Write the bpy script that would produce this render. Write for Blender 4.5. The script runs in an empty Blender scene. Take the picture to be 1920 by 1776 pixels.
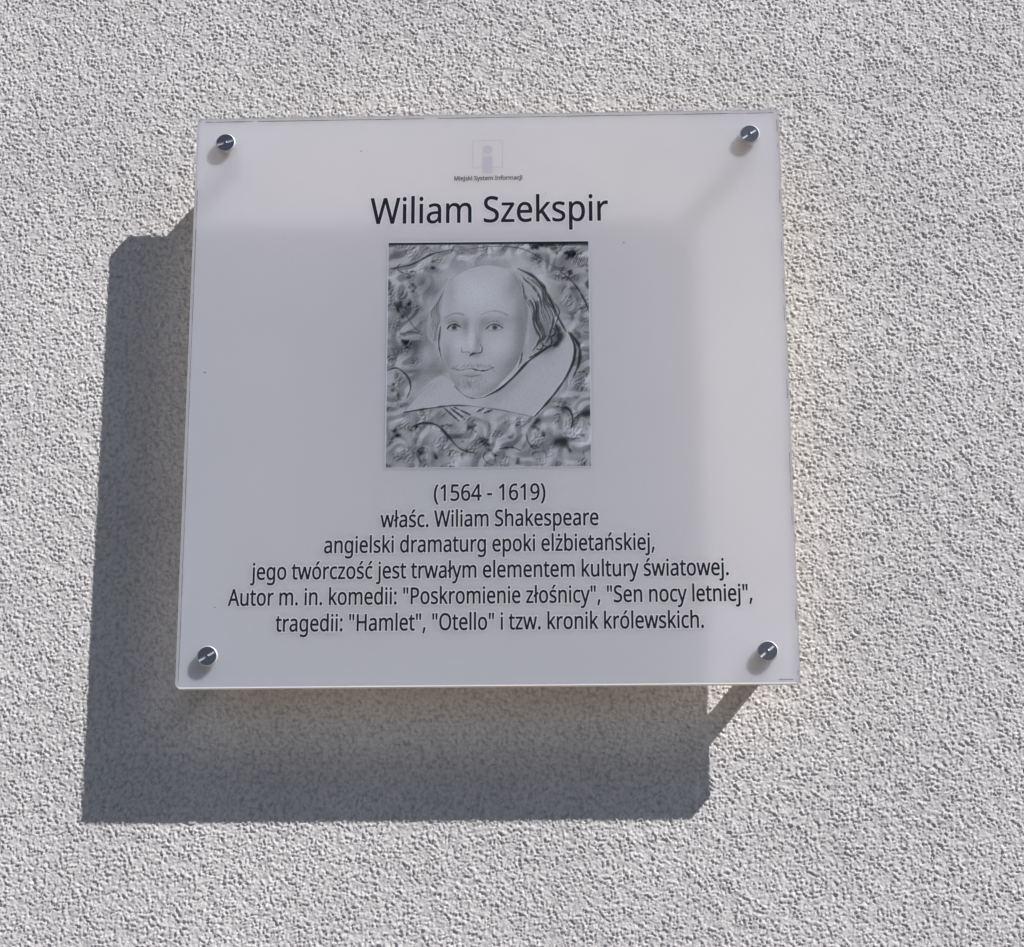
# Transparent information plaque on a rough rendered wall, raking sun.
import bpy, bmesh, math, json
import numpy as np
from mathutils import Matrix, Vector
from mathutils.geometry import delaunay_2d_cdt

scene = bpy.context.scene
col = scene.collection
R = math.radians

# ---------------------------------------------------------------- camera
# plaque centre is the origin, wall face is the plane y = 0, the viewer stands at negative y
cam_data = bpy.data.cameras.new("camera")
cam = bpy.data.objects.new("camera", cam_data)
col.objects.link(cam)
cam_data.sensor_width = 36.0
cam_data.lens = 4078.2 / 1920.0 * 36.0
cam_data.clip_start = 0.05
cam_data.clip_end = 2000.0
def rot(rx, ry, rz):
    return Matrix.Rotation(rz, 3, 'Z') @ Matrix.Rotation(ry, 3, 'Y') @ Matrix.Rotation(rx, 3, 'X')
P2W = Matrix(((1, 0, 0), (0, 0, -1), (0, 1, 0)))        # plaque axes (right, up, out) to world
CR = (P2W @ rot(0.272209, 0.0345713, -0.00256699)).to_4x4()
cam.matrix_world = Matrix.Translation((0.0631378, -1.4218432, -0.4423763)) @ CR
scene.camera = cam

# ---------------------------------------------------------------- sky and sun
SUN = Vector((1.37988, -1.0, 1.63616)).normalized()      # towards the sun
elev = math.asin(SUN.z); azim = math.atan2(SUN.x, SUN.y)
world = bpy.data.worlds.new("World"); scene.world = world; world.use_nodes = True
wn = world.node_tree.nodes; wl = world.node_tree.links
sky = wn.new("ShaderNodeTexSky"); sky.sky_type = 'NISHITA'; sky.sun_disc = False
sky.sun_elevation = elev; sky.sun_rotation = azim
sky.air_density = 1.0; sky.dust_density = 0.6; sky.ozone_density = 4.0
bg = wn["Background"]; bg.inputs[1].default_value = 0.0505
wl.new(sky.outputs[0], bg.inputs[0])
sun_data = bpy.data.lights.new("sun", 'SUN'); sun_data.energy = 5.0
sun_data.angle = R(0.5); sun_data.color = (1.0, 0.965, 0.925)
sun = bpy.data.objects.new("sun", sun_data); col.objects.link(sun)
sun.rotation_euler = SUN.to_track_quat('Z', 'Y').to_euler(); sun.location = SUN * 5
scene.view_settings.view_transform = 'Standard'; scene.view_settings.look = 'None'
scene.view_settings.exposure = 0.14; scene.view_settings.gamma = 1.0
scene.cycles.max_bounces = 10; scene.cycles.transparent_max_bounces = 16
scene.cycles.sample_clamp_indirect = 4.0
scene.cycles.blur_glossy = 0.3

# ---------------------------------------------------------------- helpers
def tag(o, label=None, category=None, kind=None, group=None):
    if label: o["label"] = label
    if category: o["category"] = category
    if kind: o["kind"] = kind
    if group: o["group"] = group
    return o

def link(name, mesh, mat=None, parent=None, smooth=False):
    o = bpy.data.objects.new(name, mesh); col.objects.link(o)
    if mat is not None and not mesh.materials: mesh.materials.append(mat)
    if parent is not None: o.parent = parent
    if smooth: mesh.polygons.foreach_set("use_smooth", [True] * len(mesh.polygons))
    return o

def material(name):
    m = bpy.data.materials.new(name); m.use_nodes = True
    nt = m.node_tree; nt.nodes.clear()
    out = nt.nodes.new("ShaderNodeOutputMaterial")
    return m, nt, out

def node(nt, kind, **kw):
    n = nt.nodes.new(kind)
    for k, v in kw.items():
        if k in n.inputs: n.inputs[k].default_value = v
        else: setattr(n, k, v)
    return n

def mesh_grid(name, X, Y, Z):
    """regular grid mesh from 2-D arrays, faces wound to point to negative y"""
    ny, nx = X.shape
    me = bpy.data.meshes.new(name)
    me.vertices.add(nx * ny)
    me.vertices.foreach_set("co", np.stack([X, Y, Z], -1).astype(np.float32).ravel())
    i = np.arange(nx * ny, dtype=np.int32).reshape(ny, nx)
    q = np.stack([i[:-1, :-1], i[:-1, 1:], i[1:, 1:], i[1:, :-1]], -1).reshape(-1, 4)
    me.loops.add(q.size); me.loops.foreach_set("vertex_index", q.ravel())
    me.polygons.add(len(q))
    me.polygons.foreach_set("loop_start", np.arange(0, q.size, 4, dtype=np.int32))
    me.polygons.foreach_set("use_smooth", np.ones(len(q), dtype=bool))
    me.update(calc_edges=True)
    return me

# ---------------------------------------------------------------- wall
rng = np.random.default_rng(7)
def band_noise(n, m, step, lo, hi, aniso=1.0):
    """white noise kept between the wavelengths lo and hi (metres)"""
    F = np.fft.rfft2(rng.standard_normal((n, m)))
    fy = np.fft.fftfreq(n, step)[:, None] * aniso; fx = np.fft.rfftfreq(m, step)[None, :]
    k = np.hypot(fx, fy) + 1e-9
    w = np.exp(-(k * lo) ** 4 * 0.7) * (1 - np.exp(-(k * hi) ** 4))
    a = np.fft.irfft2(F * w, s=(n, m))
    return a / a.std()

STEP = 0.00064
NX, NZ = 1190, 1115
X0, Z0 = -0.372, -0.382
def stucco(n, m):
    a = 0.72 * band_noise(n, m, STEP, 0.0016, 0.0033) + 0.70 * band_noise(n, m, STEP, 0.0028, 0.0066)
    b = band_noise(n, m, STEP, 0.0040, 0.012)
    c = band_noise(n, m, STEP, 0.012, 0.05)
    act = np.clip(0.92 + 0.24 * c + 0.42 * band_noise(n, m, STEP, 0.006, 0.018), 0.25, 1.6)
    h = a * act
    h = np.where(h > 0, 1.05 * np.tanh(h / 1.05), -2.0 * np.tanh(-h / 2.0))   # floated tops, open pits
    return h * 0.00045 + b * 0.00008 + c * 0.00012
H = stucco(NZ, NX)
ramp = lambda n: np.clip(np.minimum(np.arange(n), n - 1 - np.arange(n)) / 18.0, 0, 1)
H *= ramp(NZ)[:, None] * ramp(NX)[None, :]
xs = X0 + np.arange(NX) * STEP; zs = Z0 + np.arange(NZ) * STEP
far = np.array([0.04, 0.15, 0.5, 1.2, 2.6])
xs = np.concatenate([xs[0] - far[::-1], xs, xs[-1] + far])
zs = np.concatenate([[-1.95, -1.4, zs[0] - 0.4, zs[0] - 0.05], zs, zs[-1] + far])
HH = np.zeros((len(zs), len(xs))); HH[4:4 + NZ, 5:5 + NX] = H
XX, ZZ = np.meshgrid(xs, zs)
wall_me = mesh_grid("rendered_wall", XX, -HH, ZZ)

m_wall, nt, out = material("rough_render")
pb = node(nt, "ShaderNodeBsdfPrincipled", Roughness=0.9)
pb.inputs["Specular IOR Level"].default_value = 0.25
tc = node(nt, "ShaderNodeTexCoord")
n1 = node(nt, "ShaderNodeTexNoise", Scale=9.0, Detail=3.0)
n2 = node(nt, "ShaderNodeTexNoise", Scale=330.0, Detail=5.0)
r1 = node(nt, "ShaderNodeValToRGB")
r1.color_ramp.elements[0].position = 0.35; r1.color_ramp.elements[0].color = (0.600, 0.585, 0.598, 1)
r1.color_ramp.elements[1].position = 0.68; r1.color_ramp.elements[1].color = (0.665, 0.650, 0.662, 1)
r2 = node(nt, "ShaderNodeValToRGB")
r2.color_ramp.elements[0].position = 0.34; r2.color_ramp.elements[0].color = (0.70, 0.695, 0.69, 1)
r2.color_ramp.elements[1].position = 0.54; r2.color_ramp.elements[1].color = (1, 1, 1, 1)
mx = node(nt, "ShaderNodeMix", data_type='RGBA', blend_type='MULTIPLY'); mx.inputs[0].default_value = 1.0
bump = node(nt, "ShaderNodeBump", Strength=0.6, Distance=0.0005)
n3 = node(nt, "ShaderNodeTexNoise", Scale=900.0, Detail=2.0)
for n in (n1, n2, n3): nt.links.new(tc.outputs["Object"], n.inputs["Vector"])
nt.links.new(n1.outputs[0], r1.inputs[0]); nt.links.new(n2.outputs[0], r2.inputs[0])
nt.links.new(r1.outputs[0], mx.inputs[6]); nt.links.new(r2.outputs[0], mx.inputs[7])
nt.links.new(mx.outputs[2], pb.inputs["Base Color"])
nt.links.new(n3.outputs[0], bump.inputs["Height"]); nt.links.new(bump.outputs[0], pb.inputs["Normal"])
nt.links.new(pb.outputs[0], out.inputs[0])
wall = link("wall", wall_me, m_wall)
tag(wall, "pale grey wall with rough stippled render behind the square plaque", "wall", kind="structure")

# ---------------------------------------------------------------- ground
m_gr, nt, out = material("paving")
pb = node(nt, "ShaderNodeBsdfPrincipled", Roughness=0.9)
tc = node(nt, "ShaderNodeTexCoord"); nn = node(nt, "ShaderNodeTexNoise", Scale=3.0, Detail=6.0)
rr = node(nt, "ShaderNodeValToRGB")
rr.color_ramp.elements[0].color = (0.10, 0.092, 0.082, 1); rr.color_ramp.elements[1].color = (0.15, 0.138, 0.12, 1)
nt.links.new(tc.outputs["Object"], nn.inputs[0]); nt.links.new(nn.outputs[0], rr.inputs[0])
nt.links.new(rr.outputs[0], pb.inputs["Base Color"]); nt.links.new(pb.outputs[0], out.inputs[0])
me = bpy.data.meshes.new("ground")
me.from_pydata([(-300, -600, -1.95), (300, -600, -1.95), (300, 0.0, -1.95), (-300, 0.0, -1.95)], [], [(0, 1, 2, 3)])
tag(link("ground", me, m_gr), kind="structure")

# ---------------------------------------------------------------- plaque
D = 0.0496472            # front face of the acrylic in front of the wall
T = 0.0088719            # its thickness
HW, HHT = 0.2, 0.1990339
YF, YB = -D, -(D - T)
YP = YF + 0.0031          # the frosted print layer inside the sheet

plaque = bpy.data.objects.new("information_plaque", None); col.objects.link(plaque)
plaque.location = (0, 0, 0)
tag(plaque, "square frosted clear acrylic plaque with black lettering and a grey portrait, on four metal standoffs", "plaque")

# clear acrylic: front face reflects, lets light through
m_acr, nt, out = material("clear_acrylic")
tr = node(nt, "ShaderNodeBsdfTransparent"); tr.inputs[0].default_value = (0.985, 0.985, 0.985, 1)
gl = node(nt, "ShaderNodeBsdfGlossy", Roughness=0.12)
fr = node(nt, "ShaderNodeFresnel", IOR=1.45)
ge = node(nt, "ShaderNodeNewGeometry")                  # a plane-parallel sheet reflects the same from both sides
mi = node(nt, "ShaderNodeMapRange"); mi.inputs[3].default_value = 1.45; mi.inputs[4].default_value = 1 / 1.45
nt.links.new(ge.outputs["Backfacing"], mi.inputs[0]); nt.links.new(mi.outputs[0], fr.inputs["IOR"])
ms = node(nt, "ShaderNodeMixShader")
nt.links.new(fr.outputs[0], ms.inputs[0]); nt.links.new(tr.outputs[0], ms.inputs[1]); nt.links.new(gl.outputs[0], ms.inputs[2])
nt.links.new(ms.outputs[0], out.inputs[0])

# sawn acrylic edges: scatter light; the upper and right ones are partly polished in front and coloured dimmer behind, standing in for refracted light
def edge_material(name, diff, trans, tshare, clear):
    m, nt, out = material(name)
    di = node(nt, "ShaderNodeBsdfDiffuse"); di.inputs[0].default_value = (*diff, 1)
    tl = node(nt, "ShaderNodeBsdfTranslucent"); tl.inputs[0].default_value = (*trans, 1)
    ms = node(nt, "ShaderNodeMixShader"); ms.inputs[0].default_value = tshare
    tc = node(nt, "ShaderNodeTexCoord"); nn = node(nt, "ShaderNodeTexNoise", Scale=260.0, Detail=3.0)
    bp = node(nt, "ShaderNodeBump", Strength=0.7, Distance=0.001)
    nt.links.new(tc.outputs["Object"], nn.inputs[0]); nt.links.new(nn.outputs[0], bp.inputs["Height"])
    nt.links.new(bp.outputs[0], di.inputs["Normal"])
    nt.links.new(di.outputs[0], ms.inputs[1]); nt.links.new(tl.outputs[0], ms.inputs[2])
    if clear:
        tr = node(nt, "ShaderNodeBsdfTransparent"); m2 = node(nt, "ShaderNodeMixShader")
        mr = node(nt, "ShaderNodeMapRange"); mr.inputs[1].default_value = 0.35; mr.inputs[2].default_value = 0.65
        mr.inputs[3].default_value = clear - 0.12; mr.inputs[4].default_value = clear + 0.12
        nt.links.new(nn.outputs[0], mr.inputs[0]); nt.links.new(mr.outputs[0], m2.inputs[0])
        nt.links.new(ms.outputs[0], m2.inputs[1]); nt.links.new(tr.outputs[0], m2.inputs[2])
        nt.links.new(m2.outputs[0], out.inputs[0])
    else:
        nt.links.new(ms.outputs[0], out.inputs[0])
    return m
m_edge = edge_material("sawn_edge", (0.80, 0.80, 0.83), (0.90, 0.90, 0.94), 0.68, 0)
m_edge_clear = edge_material("polished_edge", (0.50, 0.50, 0.52), (0.50, 0.50, 0.52), 0.4, 0.78)
m_edge_dim = edge_material("dimmed_edge", (0.42, 0.42, 0.43), (0.40, 0.40, 0.41), 0.45, 0)

def film_material(name, color=None, attr=None, see=0.26, scatter=0.0):
    """frosted film or print on it: part diffuse, part translucent, part rough see-through"""
    m, nt, out = material(name)
    if scatter:
        di = node(nt, "ShaderNodeSubsurfaceScattering", falloff='BURLEY'); di.inputs["Scale"].default_value = scatter
        di.inputs["Radius"].default_value = (1.0, 1.0, 1.0)
    else:
        di = node(nt, "ShaderNodeBsdfDiffuse")
    tl = node(nt, "ShaderNodeBsdfTranslucent")
    rf = node(nt, "ShaderNodeBsdfRefraction", Roughness=0.72, IOR=1.40)
    m1 = node(nt, "ShaderNodeMixShader"); m2 = node(nt, "ShaderNodeMixShader")
    m1.inputs[0].default_value = 0.34                      # translucent share
    m2.inputs[0].default_value = see                       # see-through share
    if attr:
        at = node(nt, "ShaderNodeAttribute", attribute_name=attr)
        for s in (di, tl, rf): nt.links.new(at.outputs["Color"], s.inputs[0])
    else:
        c = (*color, 1)
        di.inputs[0].default_value = c; rf.inputs[0].default_value = c
        tl.inputs[0].default_value = c
    if scatter:
        tl.inputs[0].default_value = (1.0, 0.80, 0.47, 1)
        rf.inputs[0].default_value = (0.86, 0.88, 1.0, 1)
        tc = node(nt, "ShaderNodeTexCoord"); nn = node(nt, "ShaderNodeTexNoise", Scale=14.0, Detail=5.0)
        rp = node(nt, "ShaderNodeValToRGB")
        rp.color_ramp.elements[0].position = 0.3; rp.color_ramp.elements[0].color = (*[v * 0.965 for v in color], 1)
        rp.color_ramp.elements[1].position = 0.7; rp.color_ramp.elements[1].color = (*color, 1)
        nt.links.new(tc.outputs["Object"], nn.inputs[0]); nt.links.new(nn.outputs[0], rp.inputs[0])
        # wall-facing side coloured warm, added to throw a yellow glow on the wall
        ge = node(nt, "ShaderNodeNewGeometry"); bk = node(nt, "ShaderNodeMix", data_type='RGBA')
        bk.inputs[7].default_value = (0.98, 0.80, 0.42, 1)
        nt.links.new(ge.outputs["Backfacing"], bk.inputs[0]); nt.links.new(rp.outputs[0], bk.inputs[6])
        nt.links.new(bk.outputs[2], di.inputs[0])
    nt.links.new(di.outputs[0], m1.inputs[1]); nt.links.new(tl.outputs[0], m1.inputs[2])
    nt.links.new(m1.outputs[0], m2.inputs[1]); nt.links.new(rf.outputs[0], m2.inputs[2])
    nt.links.new(m2.outputs[0], out.inputs[0])
    return m
m_film = film_material("frosted_film", (0.765, 0.822, 0.98), scatter=0.008)

def rounded(hw, hh, r, k=6):
    pts = []
    for cx, cz, a0 in ((hw - r, hh - r, 0), (-hw + r, hh - r, 90), (-hw + r, -hh + r, 180), (hw - r, -hh + r, 270)):
        for j in range(k + 1):
            a = R(a0 + 90 * j / k); pts.append((cx + r * math.cos(a), cz + r * math.sin(a)))
    return pts

bm = bmesh.new()
B = 0.0005
ring = [[bm.verts.new((x, y, z)) for x, z in rounded(HW - q, HHT - q, 0.0028)] for q, y in ((B, YF), (0, YF + B), (0, YP), (0, YB))]
n = len(ring[0])
for a in range(3):
    for i in range(n):
        j = (i + 1) % n
        f = bm.faces.new((ring[a][i], ring[a + 1][i], ring[a + 1][j], ring[a][j]))
        mid = (ring[a][i].co + ring[a][j].co) / 2
        top_or_right = mid.z > HHT - 0.0015 or mid.x > HW - 0.0015
        f.material_index = 2 if (top_or_right and a < 2) else (3 if top_or_right else 1)
f = bm.faces.new(ring[0]); f.material_index = 0
f = bm.faces.new(ring[3]); f.material_index = 0
bmesh.ops.recalc_face_normals(bm, faces=bm.faces)
me = bpy.data.meshes.new("acrylic_sheet"); bm.to_mesh(me); bm.free()
for m in (m_acr, m_edge, m_edge_clear, m_edge_dim): me.materials.append(m)
link("acrylic_sheet", me, parent=plaque)

# frosted film inside the sheet
bm = bmesh.new()
bm.faces.new([bm.verts.new((x, YP - 0.00005, z)) for x, z in rounded(HW - 0.00006, HHT - 0.00006, 0.0028)][::-1])
for f in bm.faces:
    f.normal_update()
    if f.normal.y > 0: f.normal_flip()
me = bpy.data.meshes.new("frosted_film"); bm.to_mesh(me); bm.free()
film = link("frosted_film", me, m_film, plaque)

# dark broken line painted for the shadow along the film's edge
m_line = film_material("edge_shadow_and_dirt", (0.20, 0.20, 0.22), see=0.0)
bm = bmesh.new()
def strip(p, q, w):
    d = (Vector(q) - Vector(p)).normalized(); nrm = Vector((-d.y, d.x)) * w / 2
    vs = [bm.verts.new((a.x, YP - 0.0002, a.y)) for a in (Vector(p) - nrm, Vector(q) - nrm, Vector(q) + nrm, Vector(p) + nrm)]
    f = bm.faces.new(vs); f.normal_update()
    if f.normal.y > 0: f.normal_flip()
r2g = np.random.default_rng(3)
def place_print(o):
    """the prints lie on the frosted layer; their measured layout is fitted to its plane"""
    o.scale = (0.99583, 1.0, 0.99583); o.location = (0.00026, 0.0, -0.00184)
    return o
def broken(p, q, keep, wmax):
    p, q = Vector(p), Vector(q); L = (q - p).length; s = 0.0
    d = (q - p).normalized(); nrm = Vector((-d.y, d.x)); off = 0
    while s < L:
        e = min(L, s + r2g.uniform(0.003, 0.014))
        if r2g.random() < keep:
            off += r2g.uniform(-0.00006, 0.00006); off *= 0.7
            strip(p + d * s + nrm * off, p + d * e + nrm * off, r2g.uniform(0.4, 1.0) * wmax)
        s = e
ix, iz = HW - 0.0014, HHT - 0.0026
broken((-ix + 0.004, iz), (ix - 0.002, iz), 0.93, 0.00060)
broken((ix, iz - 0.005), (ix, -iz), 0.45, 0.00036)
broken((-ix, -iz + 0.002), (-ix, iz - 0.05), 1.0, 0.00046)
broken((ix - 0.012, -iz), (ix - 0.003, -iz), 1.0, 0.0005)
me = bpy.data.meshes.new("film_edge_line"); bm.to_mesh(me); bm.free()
tag(link("edge_shadow_line", me, m_line, plaque), kind="stuff")

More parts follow.
